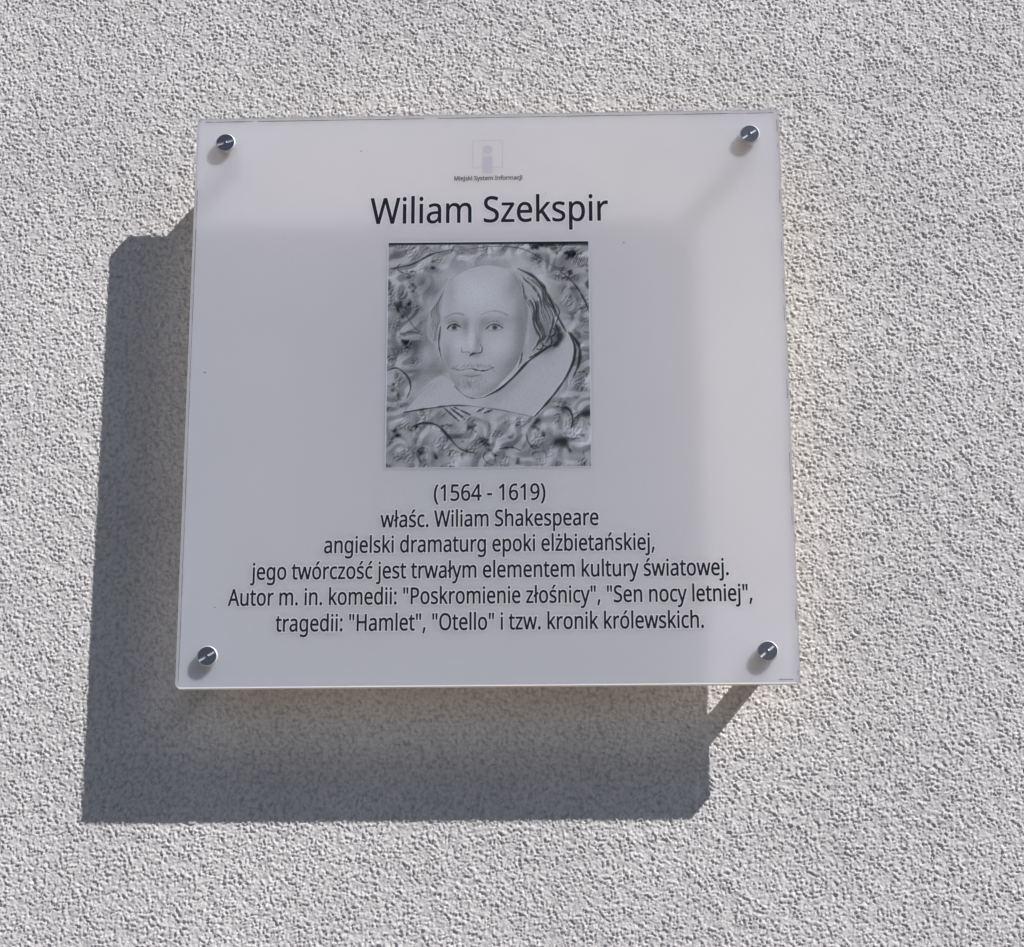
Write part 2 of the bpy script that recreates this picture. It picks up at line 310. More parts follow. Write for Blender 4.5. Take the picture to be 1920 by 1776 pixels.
# ---------------------------------------------------------------- lettering
# outlines of the characters used on the plaque, in thousandths of the type size: advance, closed loops
GLYPHS = r"""{" ":[209,[]],"\"":[327,[[128,573,112,366,68,366,52,573],[275,573,259,366,215,366,199,573]]],
"(":[241,[[32,220,33,263,38,306,45,348,54,389,67,429,83,468,103,504,125,540,150,573,217,573,182,521,154,465,132,407,116,346,107,284,103,221,105,179,109,139,116,98,126,58,139,19,154,-20,172,-57,192,-92,216,-127,150,-127,125,-94,103,-60,83,-24,67,14,54,53,45,94,38,135,33,177]]],
")":[241,[[209,220,207,177,203,135,196,94,186,53,173,14,158,-24,139,-60,116,-94,91,-127,25,-127,48,-92,69,-57,87,-20,102,19,114,58,124,98,131,139,136,179,137,221,136,263,131,304,124,346,114,386,102,426,87,465,69,503,48,539,24,573,91,573,116,540,139,504,158,468,173,429,186,389,196,348,203,306,207,263]]],
",":[215,[[154,84,136,23,111,-42,85,-103,33,-103,49,-38,63,31,73,93,148,93]]],
"-":[258,[[32,184,32,246,226,246,226,184]]],
".":[215,[[58,43,61,69,72,85,88,94,107,97,126,94,142,85,153,69,157,43,153,18,142,2,126,-8,107,-11,88,-8,72,2,61,18]]],
"1":[459,[[285,0,216,0,216,400,216,439,217,470,219,499,196,477,169,455,108,405,71,452,226,573,285,573]]],
"4":[459,[[443,130,359,130,359,0,291,0,291,130,17,130,17,190,286,576,359,576,359,193,443,193],[291,374,291,412,293,444,294,474,295,500,292,500,276,468,257,438,86,193,291,193]]],
"5":[459,[[221,351,258,349,292,342,322,331,349,316,371,297,389,274,402,247,410,217,413,183,410,145,402,111,387,81,368,54,343,32,314,15,280,2,242,-5,199,-8,170,-7,142,-4,116,0,91,6,70,14,51,23,51,90,71,79,95,70,121,62,148,57,174,53,200,52,227,54,252,58,274,65,293,76,310,89,323,106,333,126,339,149,341,176,337,210,325,239,306,262,279,279,243,289,197,292,146,288,99,280,64,302,86,573,373,573,373,508,146,508,132,342,169,348]]],
"6":[459,[[44,245,45,278,47,310,51,342,57,374,64,404,75,433,87,461,103,486,121,510,143,530,168,548,196,562,228,572,265,578,306,581,344,579,377,573,377,513,344,520,308,523,273,521,242,515,216,504,193,491,173,474,158,454,145,431,134,407,127,380,121,352,117,322,115,291,119,291,133,309,150,326,170,339,194,350,213,355,233,357,255,358,287,356,316,349,342,338,365,322,384,303,400,279,412,251,419,220,421,184,419,147,411,112,399,82,382,55,361,33,336,15,307,2,275,-5,239,-8,212,-6,187,-1,163,7,140,19,119,35,101,54,84,76,70,103,59,133,51,166,46,204],[238,51,270,55,297,66,320,84,337,109,348,143,351,184,348,218,339,247,324,271,302,289,274,300,241,303,217,301,195,296,175,287,150,270,131,248,119,223,115,198,117,172,123,146,133,121,146,99,164,79,185,64,210,55]]],
"9":[459,[[417,328,416,295,414,263,410,231,405,199,397,168,387,139,374,112,358,86,340,63,318,42,293,25,265,11,232,0,195,-6,154,-8,117,-6,82,0,82,60,115,53,152,50,188,52,218,58,245,68,268,82,287,99,303,118,316,141,327,165,334,192,340,221,344,250,346,281,341,281,327,263,310,247,290,233,266,223,247,218,227,215,204,214,173,216,144,223,118,235,95,250,76,270,61,294,49,321,42,352,40,387,43,426,50,460,63,491,80,517,101,540,127,557,156,570,188,578,223,581,250,579,275,574,299,565,322,553,342,537,361,518,377,495,391,469,402,439,410,406,415,369],[223,521,192,518,165,507,142,488,124,463,113,429,110,388,113,354,122,325,137,301,158,284,186,273,220,269,244,271,266,276,286,285,311,303,330,325,342,349,346,374,344,400,338,426,328,451,315,474,298,493,277,508,252,518]]],
":":[215,[[58,43,61,69,72,85,88,94,107,97,126,94,142,85,153,69,157,43,153,18,142,2,126,-8,107,-11,88,-8,72,2,61,18],[58,387,61,412,72,429,88,438,107,441,126,438,142,429,153,412,157,387,153,362,142,345,126,335,107,332,88,335,72,345,61,362]]],
"A":[512,[[437,0,368,177,141,177,73,0,0,0,224,575,289,575,512,0],[282,415,274,438,263,473,255,500,247,468,238,438,230,415,165,241,346,241]]],
"H":[594,[[516,0,443,0,443,267,150,267,150,0,78,0,78,573,150,573,150,330,443,330,443,573,516,573]]],
"I":[272,[[239,0,32,0,32,42,99,57,99,515,32,531,32,573,239,573,239,531,172,515,172,57,239,42]]],
"M":[727,[[330,0,142,502,139,502,142,461,144,407,144,347,144,0,78,0,78,573,184,573,361,103,364,103,544,573,650,573,650,0,578,0,578,352,579,408,581,460,584,501,581,501,390,0]]],
"O":[626,[[577,287,576,244,570,204,561,166,547,132,531,101,510,73,486,49,459,29,428,13,393,1,355,-6,314,-8,271,-6,232,1,196,13,165,29,138,49,114,73,94,101,78,132,65,167,56,204,51,245,49,288,52,344,62,396,78,442,100,482,130,517,166,545,208,565,258,577,314,581,369,577,417,565,459,545,495,517,524,483,547,442,564,396,574,344],[125,287,127,241,134,200,145,163,161,131,182,104,207,83,238,67,273,58,314,55,354,58,390,67,420,83,445,104,465,131,481,163,492,200,499,241,501,287,496,354,481,411,456,457,421,491,373,511,314,518,274,515,238,506,207,490,182,469,161,443,145,411,134,374,127,333]]],
"P":[485,[[229,573,297,568,352,553,393,528,421,495,439,454,444,404,443,381,439,358,433,336,423,316,411,296,395,278,375,262,351,249,324,238,292,230,256,225,216,223,150,223,150,0,78,0,78,573],[223,511,150,511,150,285,208,285,242,286,272,290,298,296,320,306,338,318,352,334,362,352,368,375,370,401,366,435,354,462,334,484,306,499,269,508]]],
"S":[440,[[403,153,400,121,392,92,378,66,359,44,335,26,307,11,274,1,238,-6,198,-8,137,-5,83,4,41,19,41,88,62,80,86,72,113,65,142,59,171,56,201,55,228,56,252,60,273,66,298,79,316,98,327,120,330,147,327,173,318,194,302,213,277,230,255,241,228,252,196,265,131,294,106,311,85,330,69,351,57,375,52,393,49,413,48,435,51,464,58,490,71,513,89,533,110,550,136,563,165,573,197,579,231,581,262,580,290,577,318,572,343,565,367,558,389,549,366,487,302,508,278,513,254,516,229,517,207,516,187,513,169,507,148,494,133,478,124,457,121,434,124,407,133,386,149,367,172,351,193,341,217,330,246,318,278,306,307,293,332,279,353,264,371,247,385,228,395,206,401,181]]],
"W":[746,[[735,573,583,0,510,0,399,375,389,410,380,443,373,471,370,488,367,471,361,443,352,409,342,373,234,0,161,0,10,573,85,573,174,223,183,186,190,151,196,118,201,87,206,119,213,154,222,191,232,227,333,573,407,573,512,225,523,187,532,151,538,117,544,87,550,129,560,175,572,224,660,573]]],
"a":[450,[[231,437,279,433,318,422,347,403,368,375,381,338,385,293,385,0,334,0,320,61,317,61,298,40,279,22,258,9,234,-1,216,-5,195,-7,172,-8,148,-7,124,-2,103,6,84,16,68,30,55,48,45,68,39,92,37,119,43,159,59,192,87,219,127,238,179,251,243,257,316,259,316,285,313,317,306,342,293,359,275,371,253,378,227,380,205,379,183,376,163,370,106,347,84,400,104,410,126,419,151,426,177,432,204,436],[252,208,204,203,167,195,141,182,124,165,113,144,110,119,115,87,132,66,157,53,188,49,223,52,253,62,279,79,299,103,311,134,315,172,315,210]]],
"b":[493,[[139,461,138,410,135,373,139,373,153,390,169,405,189,419,213,429,240,435,272,437,322,431,365,412,401,381,428,338,444,283,449,215,447,168,439,127,427,91,410,61,390,36,365,17,337,3,306,-5,272,-8,240,-6,213,0,189,10,169,24,153,38,139,55,133,55,119,0,68,0,68,609,139,609],[260,379,231,377,207,371,188,361,172,348,159,330,150,308,144,282,140,252,139,217,139,214,142,165,150,125,165,93,187,69,219,55,261,51,297,55,325,69,348,93,363,126,373,166,376,216,373,265,363,306,348,338,325,360,296,374]]],
"c":[385,[[241,-8,204,-5,170,2,139,15,112,34,88,58,69,87,55,123,47,165,44,213,47,262,56,305,71,342,90,372,114,396,142,415,174,428,208,435,245,438,267,437,288,435,309,431,336,424,358,415,337,356,292,370,244,376,217,374,193,368,172,358,155,343,141,325,131,303,123,277,119,247,117,213,119,181,123,152,131,126,141,104,155,86,172,71,191,61,214,55,240,53,262,54,283,56,302,60,351,78,351,15,328,5,304,-2,285,-5,264,-7]]],
"d":[493,[[221,-8,171,-2,128,17,92,48,65,91,49,146,44,214,49,282,66,338,93,381,128,413,171,432,221,438,253,436,280,429,303,420,323,407,340,391,354,374,359,374,356,405,354,438,354,609,425,609,425,0,368,0,358,58,354,58,340,40,323,24,303,11,279,1,252,-6],[232,51,273,55,305,67,328,88,343,117,352,154,355,200,355,213,352,263,343,304,329,336,306,360,274,375,231,379,196,374,168,359,146,334,130,300,120,260,117,213,120,165,130,125,146,93,168,69,197,55]]],
"e":[452,[[234,438,269,435,301,427,329,414,354,396,374,373,390,346,402,315,409,281,411,244,411,201,117,201,122,157,134,119,154,90,181,69,215,56,254,52,280,53,305,56,327,60,392,82,392,20,370,11,349,4,327,-1,304,-5,279,-7,251,-8,212,-5,176,3,143,17,114,36,90,61,70,91,56,126,47,167,44,212,47,257,55,297,68,333,86,364,108,390,134,411,164,426,198,435],[233,380,202,377,175,366,154,348,137,323,125,293,119,257,338,257,336,281,333,302,326,322,312,346,292,364,276,373,256,378]]],
"f":[276,[[266,375,158,375,158,0,87,0,87,375,12,375,12,408,87,432,87,457,89,492,95,522,104,547,116,568,132,585,152,597,174,606,199,612,227,613,274,609,310,599,292,544,262,552,228,556,197,550,175,532,166,513,160,489,158,458,158,430,266,430]]],
"g":[493,[[221,438,248,436,273,431,297,422,319,409,338,393,355,373,359,373,369,430,425,430,425,-7,423,-46,416,-80,404,-109,388,-135,367,-155,341,-172,310,-183,274,-190,233,-192,202,-192,174,-189,147,-186,122,-180,99,-174,78,-165,78,-100,99,-110,123,-118,149,-125,177,-130,206,-133,237,-134,271,-130,300,-119,324,-101,341,-77,352,-48,355,-13,355,4,356,32,358,57,354,57,338,37,320,21,299,8,275,-1,250,-6,221,-8,170,-2,126,18,91,51,65,95,49,149,44,214,49,278,65,332,91,377,126,411,169,431],[230,379,207,376,187,370,169,359,153,344,140,326,130,303,123,277,119,247,117,213,120,165,130,124,146,92,169,68,197,54,232,50,262,52,288,58,309,69,326,85,340,105,349,131,353,151,355,173,356,197,356,214,355,251,350,282,343,309,332,331,319,348,302,362,281,371,257,377]]],
"h":[496,[[139,431,138,399,135,370,140,370,155,391,174,407,196,420,221,429,247,435,273,437,306,435,335,430,360,421,382,408,399,391,413,370,423,344,429,314,431,280,431,0,361,0,361,275,358,307,351,333,338,353,319,367,295,376,265,379,235,377,210,370,189,360,173,347,160,329,150,308,144,283,140,254,139,222,139,0,68,0,68,609,139,609]]],
"i":[207,[[139,430,139,0,68,0,68,430],[104,591,119,588,133,580,142,566,145,546,142,526,133,512,119,504,104,501,88,504,75,512,66,526,63,546,66,566,75,580,88,588]]],
"j":[207,[[18,-192,-18,-190,-44,-183,-44,-126,-19,-132,9,-134,32,-130,51,-120,64,-100,68,-67,68,430,139,430,139,-64,137,-90,133,-113,126,-133,110,-159,87,-177,67,-186,44,-191],[63,546,66,566,75,580,88,588,104,591,119,588,133,580,142,566,145,546,142,526,133,512,119,504,104,501,88,504,75,512,66,526]]],
"k":[428,[[138,291,137,257,135,221,138,221,152,240,172,264,189,285,326,430,409,430,235,246,421,0,336,0,187,200,138,158,138,0,68,0,68,609,138,609]]],
"l":[207,[[139,0,68,0,68,609,139,609]]],
"m":[750,[[540,438,584,434,621,421,649,401,669,371,681,330,685,280,685,0,615,0,615,277,613,308,606,333,594,353,577,367,555,376,528,379,490,374,460,362,438,342,423,315,414,280,411,237,411,0,342,0,342,277,339,308,332,333,320,353,303,367,281,376,253,379,227,377,204,370,185,360,170,347,158,329,150,308,144,283,140,255,139,223,139,0,68,0,68,430,125,430,136,371,140,371,155,392,173,409,194,422,217,431,241,436,266,438,298,436,325,430,349,420,369,406,386,388,398,366,402,366,418,388,438,406,461,420,486,430,512,436]]],
"n":[496,[[275,438,322,434,361,421,391,401,413,371,426,330,431,280,431,0,361,0,361,275,358,307,351,333,338,353,319,367,295,376,265,379,222,374,189,361,166,338,151,308,142,269,139,223,139,0,68,0,68,430,125,430,136,371,140,371,156,392,175,409,198,422,222,431,248,436]]],
"o":[485,[[442,216,440,181,436,150,428,121,417,95,404,71,388,51,369,33,348,18,324,7,299,-1,271,-6,241,-8,214,-6,188,-1,163,7,140,18,119,33,100,51,84,71,70,95,59,121,51,150,46,181,44,216,47,261,55,301,68,336,87,367,110,392,137,412,169,426,204,435,244,438,281,435,316,426,347,412,374,392,398,367,417,336,431,301,439,261],[117,216,119,184,123,154,130,128,141,105,155,86,172,71,192,59,216,53,243,51,270,53,294,59,314,71,331,86,345,105,356,128,363,154,367,184,369,216,367,248,363,277,355,303,345,325,331,344,314,359,294,370,270,376,242,379,202,374,171,359,147,335,130,303,120,263]]],
"p":[493,[[273,438,322,432,365,413,401,383,428,339,444,284,449,216,447,170,439,129,427,93,410,62,390,37,365,17,337,3,306,-5,272,-8,241,-6,213,1,190,11,170,24,139,55,134,55,137,20,139,-16,139,-192,68,-192,68,430,126,430,136,371,139,371,153,389,170,405,189,419,213,429,231,434,251,437],[260,379,233,377,210,371,190,362,174,349,161,333,152,313,145,289,141,261,139,229,139,216,140,182,144,152,150,126,159,103,172,85,188,70,208,59,233,53,261,51,286,53,308,60,326,72,341,88,354,108,364,131,371,157,375,186,376,217,373,262,363,302,348,334,325,359,296,374]]],
"r":[331,[[269,438,295,437,319,433,310,368,287,372,264,374,240,371,217,363,195,351,176,334,161,313,149,289,143,270,140,251,139,229,139,0,68,0,68,430,126,430,134,351,137,351,152,374,170,395,191,413,214,426,240,435]]],
"s":[384,[[348,119,346,92,339,69,327,49,311,32,292,18,268,6,241,-2,210,-6,176,-8,148,-7,122,-5,99,-1,78,5,59,11,42,19,42,83,104,60,128,54,153,50,178,49,211,51,236,57,256,66,274,86,280,112,278,128,271,141,259,154,239,167,174,196,103,228,76,245,57,266,45,292,41,324,46,358,61,386,85,408,118,425,157,435,202,438,228,437,252,434,275,430,298,424,319,417,339,409,315,353,258,372,238,377,218,379,197,380,171,379,149,374,131,366,114,350,108,328,111,312,119,298,133,286,154,274,219,246,289,215,314,197,333,176,344,150]]],
"t":[289,[[212,50,245,53,272,59,272,5,240,-4,200,-8,178,-7,157,-3,138,4,120,13,104,27,91,44,82,66,76,93,74,125,74,375,13,375,13,409,75,437,103,528,144,528,144,430,269,430,269,375,144,375,144,127,146,103,153,83,163,69,185,54]]],
"u":[496,[[427,430,427,0,370,0,359,57,356,57,340,36,321,20,298,8,273,-1,247,-6,220,-8,187,-6,159,-1,134,8,112,21,95,38,81,59,71,85,65,114,63,148,63,430,135,430,135,153,137,122,145,96,158,76,176,62,200,53,230,51,260,53,285,59,306,69,323,82,336,100,345,121,352,146,356,175,357,206,357,430]]],
"w":[630,[[346,243,336,276,328,308,321,335,316,357,313,357,308,335,302,307,294,275,284,242,207,1,127,1,9,431,82,431,141,201,153,154,163,109,169,73,172,73,178,97,185,128,193,160,201,188,277,431,354,431,428,188,440,149,451,109,457,74,460,74,466,108,477,153,489,201,549,431,621,431,502,1,419,1]]],
"y":[409,[[1,430,76,430,169,185,184,144,196,105,205,68,209,68,224,121,245,186,333,430,409,430,224,-59,213,-85,201,-108,188,-130,173,-148,157,-164,138,-176,117,-185,94,-191,67,-192,34,-190,9,-186,9,-130,30,-133,56,-135,79,-132,99,-126,116,-114,130,-99,142,-80,152,-59,174,-2]]],
"z":[377,[[346,0,31,0,31,47,262,375,45,375,45,430,340,430,340,377,112,55,346,55]]],
"ó":[485,[[442,216,440,181,436,150,428,121,417,95,404,71,388,51,369,33,348,18,324,7,299,-1,271,-6,241,-8,214,-6,188,-1,163,7,140,18,119,33,100,51,84,71,70,95,59,121,51,150,46,181,44,216,47,261,55,301,68,336,87,367,110,392,137,412,169,426,204,435,244,438,281,435,316,426,347,412,374,392,398,367,417,336,431,301,439,261],[117,216,119,184,123,154,130,128,141,105,155,86,172,71,192,59,216,53,243,51,270,53,294,59,314,71,331,86,345,105,356,128,363,154,367,184,369,216,367,248,363,277,355,303,345,325,331,344,314,359,294,370,270,376,242,379,202,374,171,359,147,335,130,303,120,263],[362,606,341,579,311,546,278,513,247,486,200,486,200,496,227,532,254,575,277,614,362,614]]],
"ć":[385,[[241,-8,204,-5,170,2,139,15,112,34,88,58,69,87,55,123,47,165,44,213,47,262,56,305,71,342,90,372,114,396,142,415,174,428,208,435,245,438,267,437,288,435,309,431,336,424,358,415,337,356,292,370,244,376,217,374,193,368,172,358,155,343,141,325,131,303,123,277,119,247,117,213,119,181,123,152,131,126,141,104,155,86,172,71,191,61,214,55,240,53,262,54,283,56,302,60,351,78,351,15,328,5,304,-2,285,-5,264,-7],[346,606,326,579,296,546,263,513,232,486,185,486,185,496,211,532,239,575,261,614,346,614]]],
"ł":[207,[[63,0,63,229,22,203,-7,250,63,295,63,609,133,609,133,341,184,376,214,329,133,274,133,0]]],
"ń":[496,[[275,438,322,434,361,421,391,401,413,371,426,330,431,280,431,0,361,0,361,275,358,307,351,333,338,353,319,367,295,376,265,379,222,374,189,361,166,338,151,308,142,269,139,223,139,0,68,0,68,430,125,430,136,371,140,371,156,392,175,409,198,422,222,431,248,436],[366,606,346,579,316,546,283,513,252,486,205,486,205,496,231,532,259,575,281,614,366,614]]],
"ś":[384,[[348,119,346,92,339,69,327,49,311,32,292,18,268,6,241,-2,210,-6,176,-8,148,-7,122,-5,99,-1,78,5,59,11,42,19,42,83,104,60,128,54,153,50,178,49,211,51,236,57,256,66,274,86,280,112,278,128,271,141,259,154,239,167,174,196,103,228,76,245,57,266,45,292,41,324,46,358,61,386,85,408,118,425,157,435,202,438,228,437,252,434,275,430,298,424,319,417,339,409,315,353,258,372,238,377,218,379,197,380,171,379,149,374,131,366,114,350,108,328,111,312,119,298,133,286,154,274,219,246,289,215,314,197,333,176,344,150],[311,606,290,579,260,546,227,513,196,486,150,486,150,496,176,532,204,575,226,614,311,614]]],
"ż":[377,[[346,0,31,0,31,47,262,375,45,375,45,430,340,430,340,377,112,55,346,55],[189,591,204,588,218,580,227,566,230,546,227,526,218,512,204,504,189,501,173,504,160,512,151,526,148,546,151,566,160,580,173,588]]]}"""
G = json.loads(GLYPHS)
m_ink = film_material("black_print", (0.028, 0.026, 0.038), see=0.0)
m_white = film_material("white_halo_and_sparkles", (0.90, 0.91, 0.96), see=0.1)
m_grey = film_material("faded_grey_print", (0.715, 0.72, 0.80), see=0.27)

def outline_offset(P, d):
    """push a closed outline outwards along its normals (outer loops are clockwise)"""
    A = np.roll(P, 1, 0); Bn = np.roll(P, -1, 0)
    u = P - A; v = Bn - P
    u /= np.maximum(np.linalg.norm(u, axis=1, keepdims=True), 1e-9); v /= np.maximum(np.linalg.norm(v, axis=1, keepdims=True), 1e-9)
    nu = np.stack([-u[:, 1], u[:, 0]], 1); nv = np.stack([-v[:, 1], v[:, 0]], 1)
    s = nu + nv; q = (s * s).sum(1) / 2
    s = s / np.maximum(q, 0.45)[:, None]
    return P + s * d

def area(P):
    x, y = P[:, 0], P[:, 1]
    return 0.5 * np.sum(x * np.roll(y, -1) - y * np.roll(x, -1))

def text_outlines(body, size, sx):
    """list of closed outlines in metres and the advance width"""
    pen = 0.0; res = []
    for ch in body:
        adv, loops = G[ch]
        for Lp in loops:
            P = np.array(Lp, float).reshape(-1, 2) / 1000.0
            res.append((np.stack([(P[:, 0] + pen) * sx, P[:, 1]], 1)) * size)
        pen += adv / 1000.0
    return res

def text_mesh(name, loops, y, sign):
    """fill closed outlines by winding number, so that grown outlines may cross themselves"""
    vs, es = [], []
    for P in loops:
        k = len(vs); vs += [Vector((float(p[0]) * 1000, float(p[1]) * 1000)) for p in P]
        es += [(k + i, k + (i + 1) % len(P)) for i in range(len(P))]
    V2, _, F2, _, _, _ = delaunay_2d_cdt(vs, es, [], 0, 1e-4)
    V2 = np.array([tuple(v) for v in V2]); F2 = np.array([f for f in F2 if len(f) == 3])
    C2 = V2[F2].mean(1)
    W = np.zeros(len(C2))
    for P in loops:
        A = P * 1000; Bq = np.roll(A, -1, 0)
        lo, hi = A.min(0), A.max(0)
        sel = np.where((C2[:, 0] >= lo[0]) & (C2[:, 0] <= hi[0]) & (C2[:, 1] >= lo[1]) & (C2[:, 1] <= hi[1]))[0]
        if not len(sel): continue
        x, yq = C2[sel, 0][:, None], C2[sel, 1][:, None]
        up = (A[None, :, 1] <= yq) & (Bq[None, :, 1] > yq); dn = (A[None, :, 1] > yq) & (Bq[None, :, 1] <= yq)
        cr = (Bq[None, :, 0] - A[None, :, 0]) * (yq - A[None, :, 1]) - (x - A[None, :, 0]) * (Bq[None, :, 1] - A[None, :, 1])
        W[sel] += (up & (cr > 0)).sum(1) - (dn & (cr < 0)).sum(1)
    F2 = F2[W * sign > 0.5]
    me = bpy.data.meshes.new(name)
    tri = V2[F2]; ar = (tri[:, 1, 0] - tri[:, 0, 0]) * (tri[:, 2, 1] - tri[:, 0, 1]) - (tri[:, 2, 0] - tri[:, 0, 0]) * (tri[:, 1, 1] - tri[:, 0, 1])
    F2[ar < 0] = F2[ar < 0][:, ::-1]
    F2 = F2[np.abs(ar) > 1e-7]
    used, inv = np.unique(F2, return_inverse=True)
    me.from_pydata([(float(v[0]) / 1000, y, float(v[1]) / 1000) for v in V2[used]], [], inv.reshape(-1, 3).tolist())
    me.update()
    return me

def lettering(name, body, x0, x1, base, cap, bold, halo, slope=0.0, ink=None):
    size = cap / 0.571
    L = text_outlines(body, size, 1.0)
    lo = min(P[:, 0].min() for P in L); hi = max(P[:, 0].max() for P in L)
    sx = (x1 - x0 - 2 * bold) / (hi - lo)
    out = []; sg = np.sign(area(max(L, key=lambda P: abs(area(P)))))
    for P in L:
        Q = np.stack([(P[:, 0] - lo) * sx + x0 + bold, P[:, 1]], 1)
        Q[:, 1] += base + slope * (Q[:, 0] - x0)
        out.append(Q)
    k = -1.0 if sg > 0 else 1.0
    ob = link(name, text_mesh(name, [outline_offset(P, k * bold) for P in out], YP - 0.00022, sg), ink or m_ink, plaque)
    place_print(ob)
    if halo:
        link("white_outline", text_mesh("white_outline", [outline_offset(P, k * (bold + halo)) for P in out], YP - 0.00014, sg), m_white, ob)
    return ob

mm = 0.001
lettering("name_lettering", "Wiliam Szekspir", -80.0*mm, 82.4*mm, 121.6*mm, 18.6*mm, 0.22*mm, 0.75*mm)
lettering("text_line", "(1564 - 1619)", -35.2*mm, 38.4*mm, -74.6*mm, 10.9*mm, 0.20*mm, 0.62*mm)
lettering("text_line", "właśc. Wiliam Shakespeare", -70.2*mm, 73.0*mm, -92.2*mm, 10.9*mm, 0.20*mm, 0.62*mm)
lettering("text_line", "angielski dramaturg epoki elżbietańskiej,", -107.0*mm, 109.3*mm, -109.2*mm, 10.9*mm, 0.20*mm, 0.62*mm)
lettering("text_line", "jego twórczość jest trwałym elementem kultury światowej.", -155.0*mm, 157.0*mm, -126.6*mm, 10.9*mm, 0.20*mm, 0.62*mm)
lettering("text_line", 'Autor m. in. komedii: "Poskromienie złośnicy", "Sen nocy letniej",', -169.2*mm, 171.8*mm, -143.8*mm, 10.9*mm, 0.20*mm, 0.62*mm)
lettering("text_line", 'tragedii: "Hamlet", "Otello" i tzw. kronik królewskich.', -137.6*mm, 140.0*mm, -161.2*mm, 10.9*mm, 0.20*mm, 0.62*mm)
m_cap = film_material("worn_print", (0.18, 0.18, 0.20), see=0.0)
lettering("caption_lettering", "Miejski System Informacji", -22.8*mm, 24.0*mm, 152.6*mm, 2.9*mm, 0.14*mm, 0.0, ink=m_cap)

# faded information symbol: thin square, dot and stem of a letter i
bm = bmesh.new()
def flat(pts, y):
    f = bm.faces.new([bm.verts.new((x, y, z)) for x, z in pts]); f.normal_update()
    if f.normal.y > 0: f.normal_flip()
def rect(x0, x1, z0, z1, y): flat([(x0, z0), (x1, z0), (x1, z1), (x0, z1)], y)
y = YP - 0.00018; w = 0.55*mm
x0, x1, z0, z1 = -10.2*mm, 10.8*mm, 161.4*mm, 182.1*mm
rect(x0, x1, z1 - w, z1, y); rect(x0, x0 + w, z0, z1 - w, y); rect(x1 - w, x1, z0, z1 - w, y)
rect(x0 + w, -3.6*mm, z0, z0 + w, y); rect(3.9*mm, x1 - w, z0, z0 + w, y)
flat([(0.2*mm + 3.2*mm * math.cos(a * math.tau / 28), 175.0*mm + 3.3*mm * math.sin(a * math.tau / 28)) for a in range(28)], y)
rect(-3.1*mm, 3.5*mm, 157.7*mm, 170.1*mm, y)
me = bpy.data.meshes.new("information_symbol"); bm.to_mesh(me); bm.free()
place_print(link("information_symbol", me, m_grey, plaque))

# ---------------------------------------------------------------- portrait print
# a plain grey engraving-like picture of an unnamed man with a broad collar, drawn here stroke by stroke
PW, PH = 310, 362
SC = PW / 1445.0
yy, xx = np.mgrid[0:PH, 0:PW]
prg = np.random.default_rng(11)
KX = np.fft.rfftfreq(PW)[None, :]; KY = np.fft.fftfreq(PH)[:, None]
def pnoise(lo, hi):
    F = np.fft.rfft2(prg.standard_normal((PH, PW))); k = np.hypot(KX, KY) + 1e-9
    a = np.fft.irfft2(F * np.exp(-(k * lo) ** 4) * (1 - np.exp(-(k * hi) ** 4)), s=(PH, PW))
    return a / a.std()
def soft(m, s):
    pad = np.pad(m.astype(float), 40, mode='edge'); h, w = pad.shape
    k2 = np.fft.rfftfreq(w)[None, :] ** 2 + np.fft.fftfreq(h)[:, None] ** 2
    return np.fft.irfft2(np.fft.rfft2(pad) * np.exp(-2 * (math.pi * s) ** 2 * k2), s=pad.shape)[40:-40, 40:-40]
def smooth_line(pts, n=14):
    P = np.array(pts, float)
    if len(P) < 3: return np.linspace(P[0], P[-1], 40)
    E = np.vstack([2 * P[0] - P[1], P, 2 * P[-1] - P[-2]]); o = []
    for i in range(1, len(E) - 2):
        for t in np.linspace(0, 1, n, endpoint=False):
            a, b, c, d = E[i - 1], E[i], E[i + 1], E[i + 2]
            o.append(0.5 * (2 * b + (c - a) * t + (2 * a - 5 * b + 4 * c - d) * t * t + (3 * b - a - 3 * c + d) * t ** 3))
    o.append(P[-1]); return np.array(o)
dark = np.zeros((PH, PW)); lite = np.zeros((PH, PW))
def stamp(F, x, y, w, a):
    r = int(w * 2.3) + 2; cx, cy = int(x), int(y)
    a0, a1, b0, b1 = max(cy - r, 0), min(cy + r + 1, PH), max(cx - r, 0), min(cx + r + 1, PW)
    if a0 >= a1 or b0 >= b1: return
    g = a * np.exp(-(((xx[a0:a1, b0:b1] - x) ** 2 + (yy[a0:a1, b0:b1] - y) ** 2) / (w * w)) ** 1.3)
    F[a0:a1, b0:b1] = np.maximum(F[a0:a1, b0:b1], g)
def stroke(pts, w, a=1.0, F=None, light=0.55, rough=0.25):
    P = smooth_line(pts) * SC; w = w * SC
    d = np.concatenate([[0], np.cumsum(np.linalg.norm(np.diff(P, axis=0), axis=1))])
    s = np.arange(0, d[-1], 0.6)
    X = np.interp(s, d, P[:, 0]); Y = np.interp(s, d, P[:, 1])
    wob = np.interp(s, np.linspace(0, d[-1] + 1, 12), prg.uniform(1 - 2 * rough, 1 + rough, 12))
    for i, (x, y) in enumerate(zip(X, Y)):
        t = s[i] / d[-1]; k = (0.3 + 0.7 * math.sin(math.pi * min(t + 0.02, 1.0)) ** 0.6) * wob[i]
        aa = a * min(1.0, 0.55 + 0.5 * wob[i])
        if F is not None: stamp(F, x, y, max(w * k, 0.5), a); continue
        stamp(dark, x, y, max(w * k, 0.55), aa)
        if light: stamp(lite, x - 1.2 - w * k * 0.8, y - 0.8 - w * k * 0.5, 0.8, aa * light)
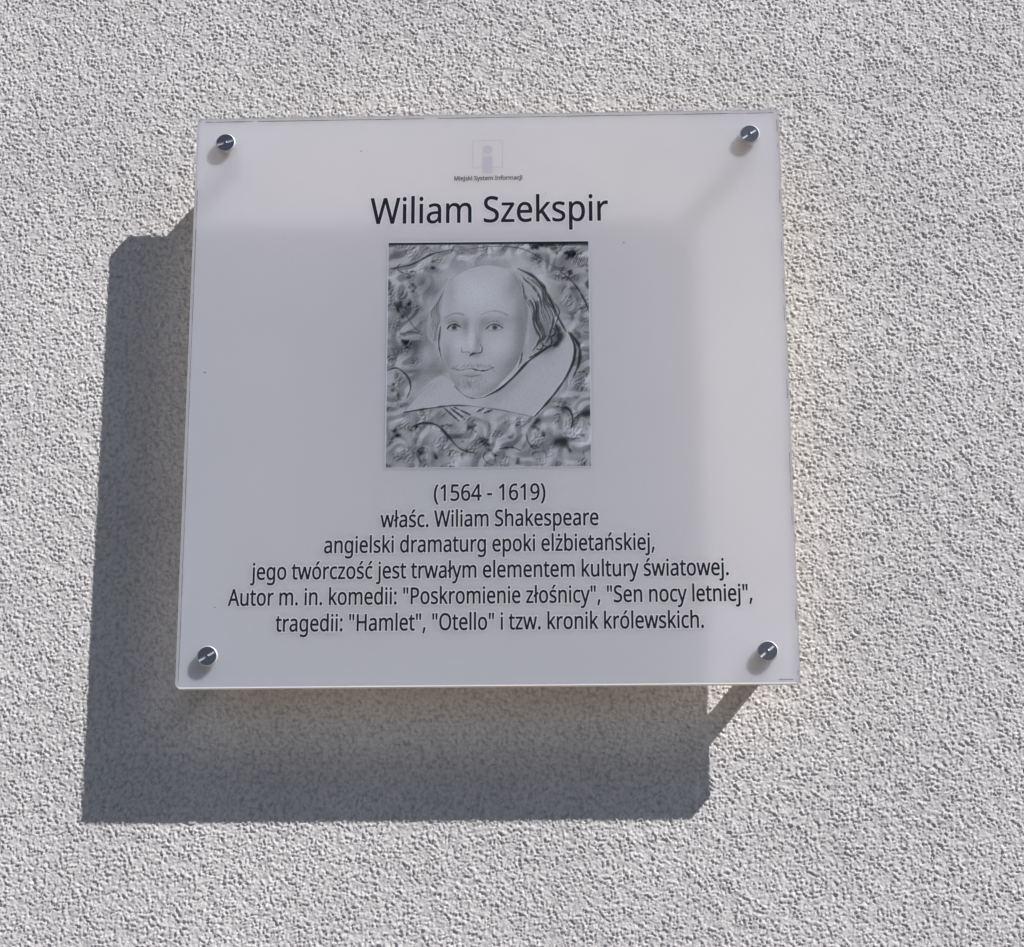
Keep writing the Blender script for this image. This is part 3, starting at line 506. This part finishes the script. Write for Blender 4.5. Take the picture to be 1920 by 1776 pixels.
def inside(pts):
    P = smooth_line(list(pts) + [pts[0]], 10) * SC; m = np.zeros((PH, PW), bool)
    x0, y0 = P[:-1, 0], P[:-1, 1]; x1, y1 = P[1:, 0], P[1:, 1]
    for r in range(PH):
        c = ((y0 > r) != (y1 > r)); xc = np.sort(x0[c] + (r - y0[c]) / (y1[c] - y0[c]) * (x1[c] - x0[c]))
        for a, b in zip(xc[::2], xc[1::2]): m[r, max(int(a), 0):max(int(b), 0)] = True
    return m
def blob(x, y, rx, ry, a, ang=0.0):
    """soft patch of tone, positive darkens"""
    c, s_ = math.cos(ang), math.sin(ang); dx, dy = xx / SC - x, yy / SC - y
    u, v = (dx * c + dy * s_) / rx, (-dx * s_ + dy * c) / ry
    return a * np.exp(-(u * u + v * v))

face = [(560, 215), (730, 180), (890, 235), (980, 380), (1005, 560), (985, 760), (930, 920), (830, 1050), (710, 1150), (600, 1165), (505, 1100), (430, 960), (388, 800), (378, 600), (388, 420), (450, 285)]
hair_r = [(870, 215), (990, 250), (1100, 390), (1180, 560), (1255, 700), (1215, 800), (1110, 860), (1000, 870), (1010, 700), (985, 520), (950, 360)]
hair_l = [(420, 320), (345, 440), (300, 600), (300, 730), (375, 750), (385, 560)]
collar = [(130, 1270), (250, 1130), (400, 1010), (560, 1130), (700, 1160), (880, 1030), (1010, 900), (1200, 760), (1280, 690), (1330, 820), (1265, 1020), (1150, 1180), (1040, 1310), (820, 1260), (560, 1225), (330, 1245)]
oval = [(230, 480), (330, 290), (520, 150), (760, 90), (1020, 140), (1180, 270), (1270, 480), (1340, 760), (1290, 1050), (1150, 1250), (900, 1330), (500, 1300), (250, 1240), (130, 1150), (230, 900)]
fm, rm, lm_, cm, om = map(inside, (face, hair_r, hair_l, collar, oval))
figure = fm | rm | lm_ | cm
sf = np.clip(soft(figure, 1.2), 0, 1); so = np.clip(soft(om, 7), 0, 1); edge = 1 - so
# ground tone: pale round the head, darker drapery towards the margins
V = 0.765 - 0.09 * edge + 0.045 * pnoise(30, 120)
wx, wy = pnoise(40, 150), pnoise(40, 150)
base = pnoise(20, 75)
ix_ = np.clip((xx + 7 * wx), 0, PW - 1).astype(int); iy_ = np.clip((yy + 7 * wy), 0, PH - 1).astype(int)
folds = soft(base[iy_, ix_], 0.8)
def emboss(r, g): return np.clip(((np.roll(r, 1, 0) - np.roll(r, -1, 0)) + (np.roll(r, 1, 1) - np.roll(r, -1, 1))) * g, -1, 1)
act = (1 - sf) * np.clip(edge * 1.15 + 0.16, 0, 1)
V += 0.095 * emboss(folds, 2.6) * act
fine = pnoise(4, 9); where = np.clip(pnoise(24, 80) * 0.9 - 0.1, 0, 1)
V += 0.11 * emboss(fine, 0.5) * act * where - 0.07 * where * act
cont = np.abs(folds - 0.55); gate = np.clip(pnoise(18, 60) * 1.2 + 0.25, 0, 1)
lines = np.clip(0.13 - cont, 0, 1) / 0.13 * act * gate
lines = soft(lines, 0.7)
V -= 0.46 * lines * (0.45 + 0.55 * np.clip(emboss(folds, 2) * -1 + 0.3, 0, 1)); V += 0.17 * np.roll(lines, (-2, -2), (0, 1))
deep = soft(np.clip(pnoise(24, 90) + 0.35 * pnoise(7, 16) - 1.35, 0, 0.8) / 0.8, 0.8); V -= 0.34 * deep * edge * (1 - sf)
V -= 0.12 * np.clip(blob(250, 620, 190, 330, 1.0) + blob(1250, 430, 130, 230, .7) + blob(300, 950, 150, 160, .7), 0, 1) * (1 - sf)
# the figure
fig = 0.790 + 0.006 * pnoise(3, 20)
g = np.zeros((PH, PW))
g += blob(960, 640, 60, 330, 0.085) + blob(900, 960, 100, 150, 0.08, 0.6) + blob(730, 1120, 170, 40, 0.05, -0.5)
g += blob(470, 600, 80, 34, 0.055) + blob(560, 640, 26, 60, 0.075) + blob(690, 625, 40, 50, 0.055) + blob(790, 600, 110, 34, 0.05)
g += blob(480, 650, 62, 20, 0.03) + blob(775, 655, 72, 22, 0.03) + blob(650, 760, 24, 100, 0.055, 0.12) + blob(620, 850, 50, 22, 0.06)
g += blob(430, 900, 40, 120, 0.06) + blob(600, 1010, 90, 22, 0.055) + blob(600, 1075, 70, 26, 0.035) + blob(480, 1060, 50, 70, 0.05, -0.6)
g += blob(450, 380, 40, 160, 0.035) + blob(900, 330, 60, 120, 0.045, 0.4) - blob(640, 400, 200, 150, 0.03) - blob(600, 740, 26, 90, 0.03) - blob(520, 780, 60, 60, 0.02) - blob(800, 800, 80, 80, 0.02)
fig = fig - 2.0 * g * fm
fig = fig - soft(rm, 1.5) * (0.06 + blob(1130, 640, 90, 200, 0.13) + blob(1180, 740, 60, 70, 0.16)) - soft(lm_, 1.5) * 0.09
fig = fig - cm * (blob(850, 1100, 260, 50, 0.07, -0.75) + blob(1180, 800, 60, 130, 0.06, 0.5) + blob(330, 1100, 120, 30, 0.03, -0.7))
V = V * (1 - sf) + fig * sf

def curl(cx, cy, r0, a0, sweep, w, a_):
    pts = []
    for t in np.linspace(0, 1, 8):
        r = r0 * (1 - 0.65 * t); an = a0 + sweep * t; pts.append((cx + r * math.cos(an), cy + r * math.sin(an) * 0.85))
    stroke(pts, w, a_, light=0.65)
for _ in range(26):
    t = prg.uniform(0, math.tau); cx = 722 + math.cos(t) * 680 * prg.uniform(0.97, 1.3); cy = 800 + math.sin(t) * 760 * prg.uniform(0.97, 1.3)
    if not (0 < cx < 1445 and 0 < cy < 1600) or figure[int(cy * SC), min(int(cx * SC), PW - 1)]: continue
    curl(cx, cy, prg.uniform(35, 110), prg.uniform(0, 6.28), prg.choice([-1, 1]) * prg.uniform(1.2, 3.6), prg.uniform(4, 8), prg.uniform(0.4, 0.9))
stroke([(20, 205), (180, 170), (320, 95), (470, 60)], 8, 0.85)
stroke([(560, 60), (760, 40), (960, 60), (1120, 150), (1230, 230)], 6, 0.65)
stroke([(1230, 230), (1330, 330), (1400, 450), (1438, 560)], 10, 0.9)
for j in range(7): stroke([(1320 + j * 16, 190 - j * 2), (1350 + j * 14, 120 + j * 2)], 4, 0.75)
stroke([(180, 1385), (260, 1355), (360, 1370), (440, 1450), (520, 1540), (640, 1580)], 9, 0.95)
stroke([(800, 1545), (880, 1535), (950, 1560)], 8, 0.9); stroke([(20, 960), (80, 950), (150, 1010), (175, 1090), (150, 1170)], 8, 0.85)
stroke([(1200, 1240), (1280, 1260), (1310, 1330), (1300, 1400)], 10, 0.9); stroke([(985, 1440), (1000, 1500), (1050, 1560)], 6, 0.7)
stroke([(20, 470), (110, 520), (190, 640), (260, 690)], 5, 0.6); stroke([(110, 690), (180, 680), (250, 700)], 6, 0.7)
for x, y, w_ in ((1240, 1500, 44), (1415, 1310, 34), (255, 1585, 26), (360, 1592, 20)):
    q = np.clip(1.6 - np.hypot((xx / SC - x) + 14 * base, (yy / SC - y) + 14 * np.roll(base, 9, 1)) / w_, 0, 1); dark = np.maximum(dark, q * 0.9)
# collar
stroke([(130, 1275), (300, 1248), (470, 1228), (600, 1232)], 8, 0.9); stroke([(600, 1232), (780, 1258), (930, 1290), (1040, 1315)], 4, 0.6)
stroke([(1285, 690), (1328, 790), (1322, 900), (1264, 1030), (1160, 1180), (1045, 1312)], 13, 1.0)
stroke([(1300, 700), (1360, 800), (1358, 920), (1316, 1030)], 15, 0.95, light=0.15)
stroke([(135, 1262), (230, 1150), (330, 1060)], 3, 0.3)
stroke([(700, 1165), (800, 1110), (900, 1020), (1000, 910), (1120, 820), (1210, 770)], 10, 1.0)
stroke([(960, 840), (950, 900), (930, 950)], 7, 0.7)
for a, b in (((410, 1245), (520, 1345)), ((450, 1242), (560, 1330)), ((480, 1240), (600, 1300)), ((640, 1275), (690, 1250)), ((690, 1285), (750, 1262))): stroke([a, b], 8, 0.9)
# face outline
stroke([(384, 640), (372, 740), (374, 800), (388, 870)], 6, 0.85); stroke([(388, 870), (430, 985)], 2.5, 0.4)
stroke([(480, 1080), (540, 1145), (610, 1175), (700, 1168)], 4.5, 0.75)
stroke([(450, 290), (560, 215), (700, 180), (840, 200)], 2.2, 0.3)
# hair
def lock(k, t0, t1, w, a_):
    pts = []
    for t in np.linspace(t0, t1, 9):
        x = np.interp(t, [0, .2, .4, .6, .8, 1], [880, 968, 1000, 1030, 1060, 1010]) + k * np.interp(t, [0, .2, .5, .8, 1], [0.5, 0.95, 1.2, 0.85, 0.4])
        pts.append((x + 13 * math.sin(t * 16 + k * 0.035), 225 + 640 * t - k * 0.12))
    stroke(pts, w, a_, light=0.9)
for k in np.linspace(0, 165, 15):
    t0 = prg.uniform(0.05, 0.4); lock(k + prg.uniform(-4, 4), t0, min(1.0, t0 + prg.uniform(0.3, 0.6)), prg.uniform(4, 11), prg.uniform(0.6, 1.0))
stroke([(930, 210), (1050, 280), (1140, 410), (1210, 570), (1270, 690)], 15, 0.9, light=0.1)
for cx, cy, r in ((1120, 770, 62), (1070, 800, 46), (1150, 700, 54)): curl(cx, cy, r, -1.2, 3.4, 7, 0.9)
stroke([(1200, 640), (1225, 730), (1185, 800)], 26, 0.85, light=0.1)
stroke([(1010, 880), (1080, 840), (1150, 790)], 9, 0.85, light=0.6)
for k in range(5): stroke([(400 - k * 12, 380 + k * 24), (364 - k * 12, 490 + k * 10), (376 - k * 13, 590), (352 - k * 8, 640 + prg.uniform(0, 120))], prg.uniform(2.5, 5), prg.uniform(0.35, 0.8), light=0.5)
# eyes: lid, crease, iris, pupil, lower lid
for ex, ey, s, tilt in ((478, 648, 0.86, 4), (765, 650, 1.04, 10)):
    stroke([(ex - 58 * s, ey + 14), (ex - 25 * s, ey - 17), (ex + 18 * s, ey - 18), (ex + 60 * s, ey + tilt)], 8, 1.0, light=0.4)
    stroke([(ex - 40 * s, ey + 24), (ex, ey + 30), (ex + 48 * s, ey + 19)], 2.2, 0.35, light=0.2)
    stroke([(ex - 56 * s, ey - 22), (ex, ey - 46), (ex + 62 * s, ey - 14)], 3, 0.42, light=0.2)
    stamp(dark, (ex + 2) * SC, (ey + 3) * SC, 18 * SC, 0.9); stamp(dark, (ex + 2) * SC, (ey + 1) * SC, 7 * SC, 1.0)
    stamp(lite, (ex - 26) * SC, (ey + 5) * SC, 9 * SC, 0.6); stamp(lite, (ex + 28) * SC, (ey + 7) * SC, 8 * SC, 0.5); stamp(lite, (ex + 6) * SC, (ey - 4) * SC, 3 * SC, 1.0)
for k in range(22):
    t = k / 21; stroke([(408 + 130 * t, 582 - 34 * math.sin(math.pi * t * 0.8)), (424 + 130 * t, 572 - 34 * math.sin(math.pi * t * 0.8))], 3, 0.30, light=0)
    stroke([(672 + 180 * t, 572 - 40 * math.sin(math.pi * (0.15 + t * 0.8))), (690 + 180 * t, 566 - 40 * math.sin(math.pi * (0.15 + t * 0.8)))], 3, 0.30, light=0)
# nose
stroke([(528, 800), (538, 834), (575, 832), (602, 850)], 3.6, 0.6); stroke([(640, 842), (672, 836), (676, 800), (660, 775)], 4.5, 0.75)
stroke([(590, 862), (614, 846), (645, 842)], 8, 0.95); stroke([(628, 620), (632, 700), (650, 770)], 2.2, 0.18, light=0)
# soft moustache and small beard, lips
for k in range(60):
    t = prg.uniform(0, 1); x = 470 + 280 * t; u = (t - 0.5) * 2; y = 930 + 22 * u * u + prg.uniform(-14, 12)
    stroke([(x, y), (x + u * 26 + prg.uniform(-3, 3), y + 12 + prg.uniform(0, 10))], 2.4, prg.uniform(0.12, 0.34), light=0.15)
stroke([(462, 952), (520, 968), (570, 958)], 4.5, 0.65); stroke([(575, 962), (600, 955), (640, 968), (700, 972), (762, 946)], 6, 0.9)
stroke([(545, 1004), (600, 1014), (665, 1002)], 3.6, 0.5)
for k in range(46):
    x = prg.normal(605, 50); y = prg.uniform(1035, 1110) - abs(x - 605) * 0.2
    stroke([(x, y), (x + (x - 605) * 0.06 + prg.uniform(-5, 5), y + prg.uniform(14, 34))], 2.4, prg.uniform(0.12, 0.32), light=0.15)
V = V * (1 - np.clip(dark, 0, 1)) + 0.22 * np.clip(dark, 0, 1)
V = V + lite * (1 - np.clip(dark, 0, 1)) * 0.17
# black bar along the top, light border
V[:6, 2:] = np.minimum(V[:6, 2:], 0.24 + 0.05 * np.abs(pnoise(4, 9))[:6, 2:])
V[4:9, int(PW * 0.7):] *= 0.55
V += 0.014 * prg.standard_normal(V.shape)
V[:2] = 0.90; V[:, :2] = 0.88; V[-2:] = 0.82; V[:, -2:] = 0.85; V[2:4, 2:-2] = 0.2
V = np.clip(V, 0.13, 0.93)
lin = V ** 2.2
rgb = np.stack([lin * 1.08, lin * 1.12, lin * 1.26, np.ones_like(lin)], -1)
# quadrilateral of the print on the film (metres): TL, TR, BL, BR
ua = np.linspace(0, 1, PW)[None, :]; va = np.linspace(0, 1, PH)[:, None]
tl_, tr_, bl_, br_ = (np.array(p) * mm for p in ((-67.9, 108.2), (69.2, 107.2), (-67.9, -52.2), (69.2, -52.8)))
quad = lambda k: (tl_[k] * (1 - ua) + tr_[k] * ua) * (1 - va) + (bl_[k] * (1 - ua) + br_[k] * ua) * va
PX, PZ = quad(0), quad(1)
pm = mesh_grid("portrait_print", PX[::-1], np.full((PH, PW), YP - 0.00016), PZ[::-1])
ca = pm.color_attributes.new("print", 'FLOAT_COLOR', 'POINT')
ca.data.foreach_set("color", rgb[::-1].astype(np.float32).ravel())
m_port = film_material("grey_portrait_print", attr="print", see=0.22)
place_print(link("portrait_print", pm, m_port, plaque))

# small dirt specks on the film
bm = bmesh.new()
for x, z, rx_, rz_ in ((92.6, 102.8, .5, .5), (-86.5, 173.0, .45, .45), (-188.8, 14.5, .95, .4), (-176.6, -146.0, .5, .35), (40, 140, .3, .25)):
    flat([((x + rx_ * math.cos(a * math.tau / 9)) * mm, (z + rz_ * math.sin(a * math.tau / 9)) * mm) for a in range(9)], YP - 0.00025)
me = bpy.data.meshes.new("dirt_specks"); bm.to_mesh(me); bm.free()
tag(link("dirt_specks", me, m_line, plaque), kind="stuff")

# white glints of light painted along the polished upper edge
bm = bmesh.new()
def flat2(pts, y):
    f = bm.faces.new([bm.verts.new((x, y, z)) for x, z in pts]); f.normal_update()
    if f.normal.y > 0: f.normal_flip()
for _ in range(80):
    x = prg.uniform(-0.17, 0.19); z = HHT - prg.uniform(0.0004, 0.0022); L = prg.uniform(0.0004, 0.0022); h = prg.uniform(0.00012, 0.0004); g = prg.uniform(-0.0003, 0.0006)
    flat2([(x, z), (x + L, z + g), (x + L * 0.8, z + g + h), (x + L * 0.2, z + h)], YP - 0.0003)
me = bpy.data.meshes.new("edge_sparkles"); bm.to_mesh(me); bm.free()
tag(link("edge_sparkles", me, m_white, plaque), kind="stuff")

# ---------------------------------------------------------------- standoffs
def metal(name, color, rough, brushed=0.0):
    m, nt, out = material(name)
    pb = node(nt, "ShaderNodeBsdfPrincipled", Metallic=1.0, Roughness=rough)
    pb.inputs["Base Color"].default_value = (*color, 1)
    tc = node(nt, "ShaderNodeTexCoord"); nn = node(nt, "ShaderNodeTexNoise", Scale=700.0, Detail=3.0)
    mr = node(nt, "ShaderNodeMapRange"); mr.inputs[3].default_value = rough * 0.75; mr.inputs[4].default_value = rough * 1.25
    nt.links.new(tc.outputs["Object"], nn.inputs[0]); nt.links.new(nn.outputs[0], mr.inputs[0]); nt.links.new(mr.outputs[0], pb.inputs["Roughness"])
    bp = node(nt, "ShaderNodeBump", Strength=0.15, Distance=0.0002)
    nt.links.new(nn.outputs[0], bp.inputs["Height"]); nt.links.new(bp.outputs[0], pb.inputs["Normal"])
    nt.links.new(pb.outputs[0], out.inputs[0]); return m
m_cap = metal("dull_steel", (0.25, 0.245, 0.26), 0.34)
m_bright = metal("sunlit_steel", (0.74, 0.74, 0.79), 0.5)  # slots and rims: the sunlight they catch is painted into this brighter colour
m_bright.node_tree.nodes["Principled BSDF"].inputs["Metallic"].default_value = 0.55
m_barrel = metal("barrel_steel", (0.50, 0.50, 0.52), 0.35)

RC = 0.0067; HC = 0.0023
def lathe(bm, prof, mi, seg=56):
    """profile of (radius, y) turned about the y axis"""
    rings = [[bm.verts.new((r * math.cos(a * math.tau / seg), y, r * math.sin(a * math.tau / seg))) for a in range(seg)] for r, y in prof]
    for k in range(len(rings) - 1):
        for i in range(seg):
            f = bm.faces.new((rings[k][i], rings[k][(i + 1) % seg], rings[k + 1][(i + 1) % seg], rings[k + 1][i])); f.material_index = mi; f.smooth = False
    return rings
def cap_mesh():
    bm = bmesh.new(); seg = 56
    # rim: side and chamfer
    lathe(bm, [(RC, 0.0), (RC, -HC + 0.0007), (RC - 0.00065, -HC)], 1)
    # face, split by the slot; slot runs along local x, half width s
    s = 0.00078; r = RC - 0.00065; dep = 0.0006
    a0 = math.asin(s / r)
    for sign in (1, -1):
        pts = [(r * math.cos(t), sign * r * math.sin(t)) for t in np.linspace(a0, math.pi - a0, 27)]
        f = bm.faces.new([bm.verts.new((x, -HC, z)) for x, z in pts]); f.material_index = 0
        # slot wall
        xa = r * math.cos(a0)
        vs = [bm.verts.new(p) for p in ((-xa, -HC, sign * s), (xa, -HC, sign * s), (xa, -HC + dep, sign * s), (-xa, -HC + dep, sign * s))]
        f = bm.faces.new(vs); f.material_index = 1
    xa = r * math.cos(a0)
    f = bm.faces.new([bm.verts.new(p) for p in ((-xa, -HC + dep, -s), (xa, -HC + dep, -s), (xa, -HC + dep, s), (-xa, -HC + dep, s))]); f.material_index = 1
    # faces outwards
    bmesh.ops.recalc_face_normals(bm, faces=bm.faces)
    me = bpy.data.meshes.new("screw_cap"); bm.to_mesh(me); bm.free()
    me.materials.append(m_cap); me.materials.append(m_bright); return me
def pip_mesh():
    bm = bmesh.new(); rg = lathe(bm, [(0.0009, -HC + 0.0012), (0.0009, -HC - 0.00005), (0.0006, -HC - 0.0002)], 0, 20)
    bm.faces.new(rg[-1]); bmesh.ops.recalc_face_normals(bm, faces=bm.faces)
    me = bpy.data.meshes.new("centre_pip"); bm.to_mesh(me); bm.free(); me.materials.append(m_cap); return me
def barrel_mesh():
    bm = bmesh.new(); L = D - T
    rg = lathe(bm, [(RC - 0.0004, 0.0), (RC, 0.0005), (RC, L - 0.0005), (RC - 0.0004, L)], 0, 48)
    for f in bm.faces: f.smooth = True
    a = bm.faces.new(rg[0]); bmesh.ops.recalc_face_normals(bm, faces=bm.faces)
    me = bpy.data.meshes.new("standoff_barrel"); bm.to_mesh(me); bm.free(); me.materials.append(m_barrel); return me
capM, pipM, barM = cap_mesh(), pip_mesh(), barrel_mesh()
IX, IZ = 0.0204227, 0.0201319
for x, z, deg in ((-HW + IX, HHT - IZ, 17), (HW - IX, HHT - IZ, 33), (-HW + IX, -HHT + IZ, 31), (HW - IX, -HHT + IZ, 39)):
    cap = link("screw_cap", capM, parent=plaque); cap.location = (x, YF - 0.00003, z); cap.rotation_euler = (0, -R(deg), 0)
    pip = link("centre_pip", pipM, parent=cap)
    bar = link("standoff_barrel", barM, parent=plaque); bar.location = (x, YB + 0.0002, z)
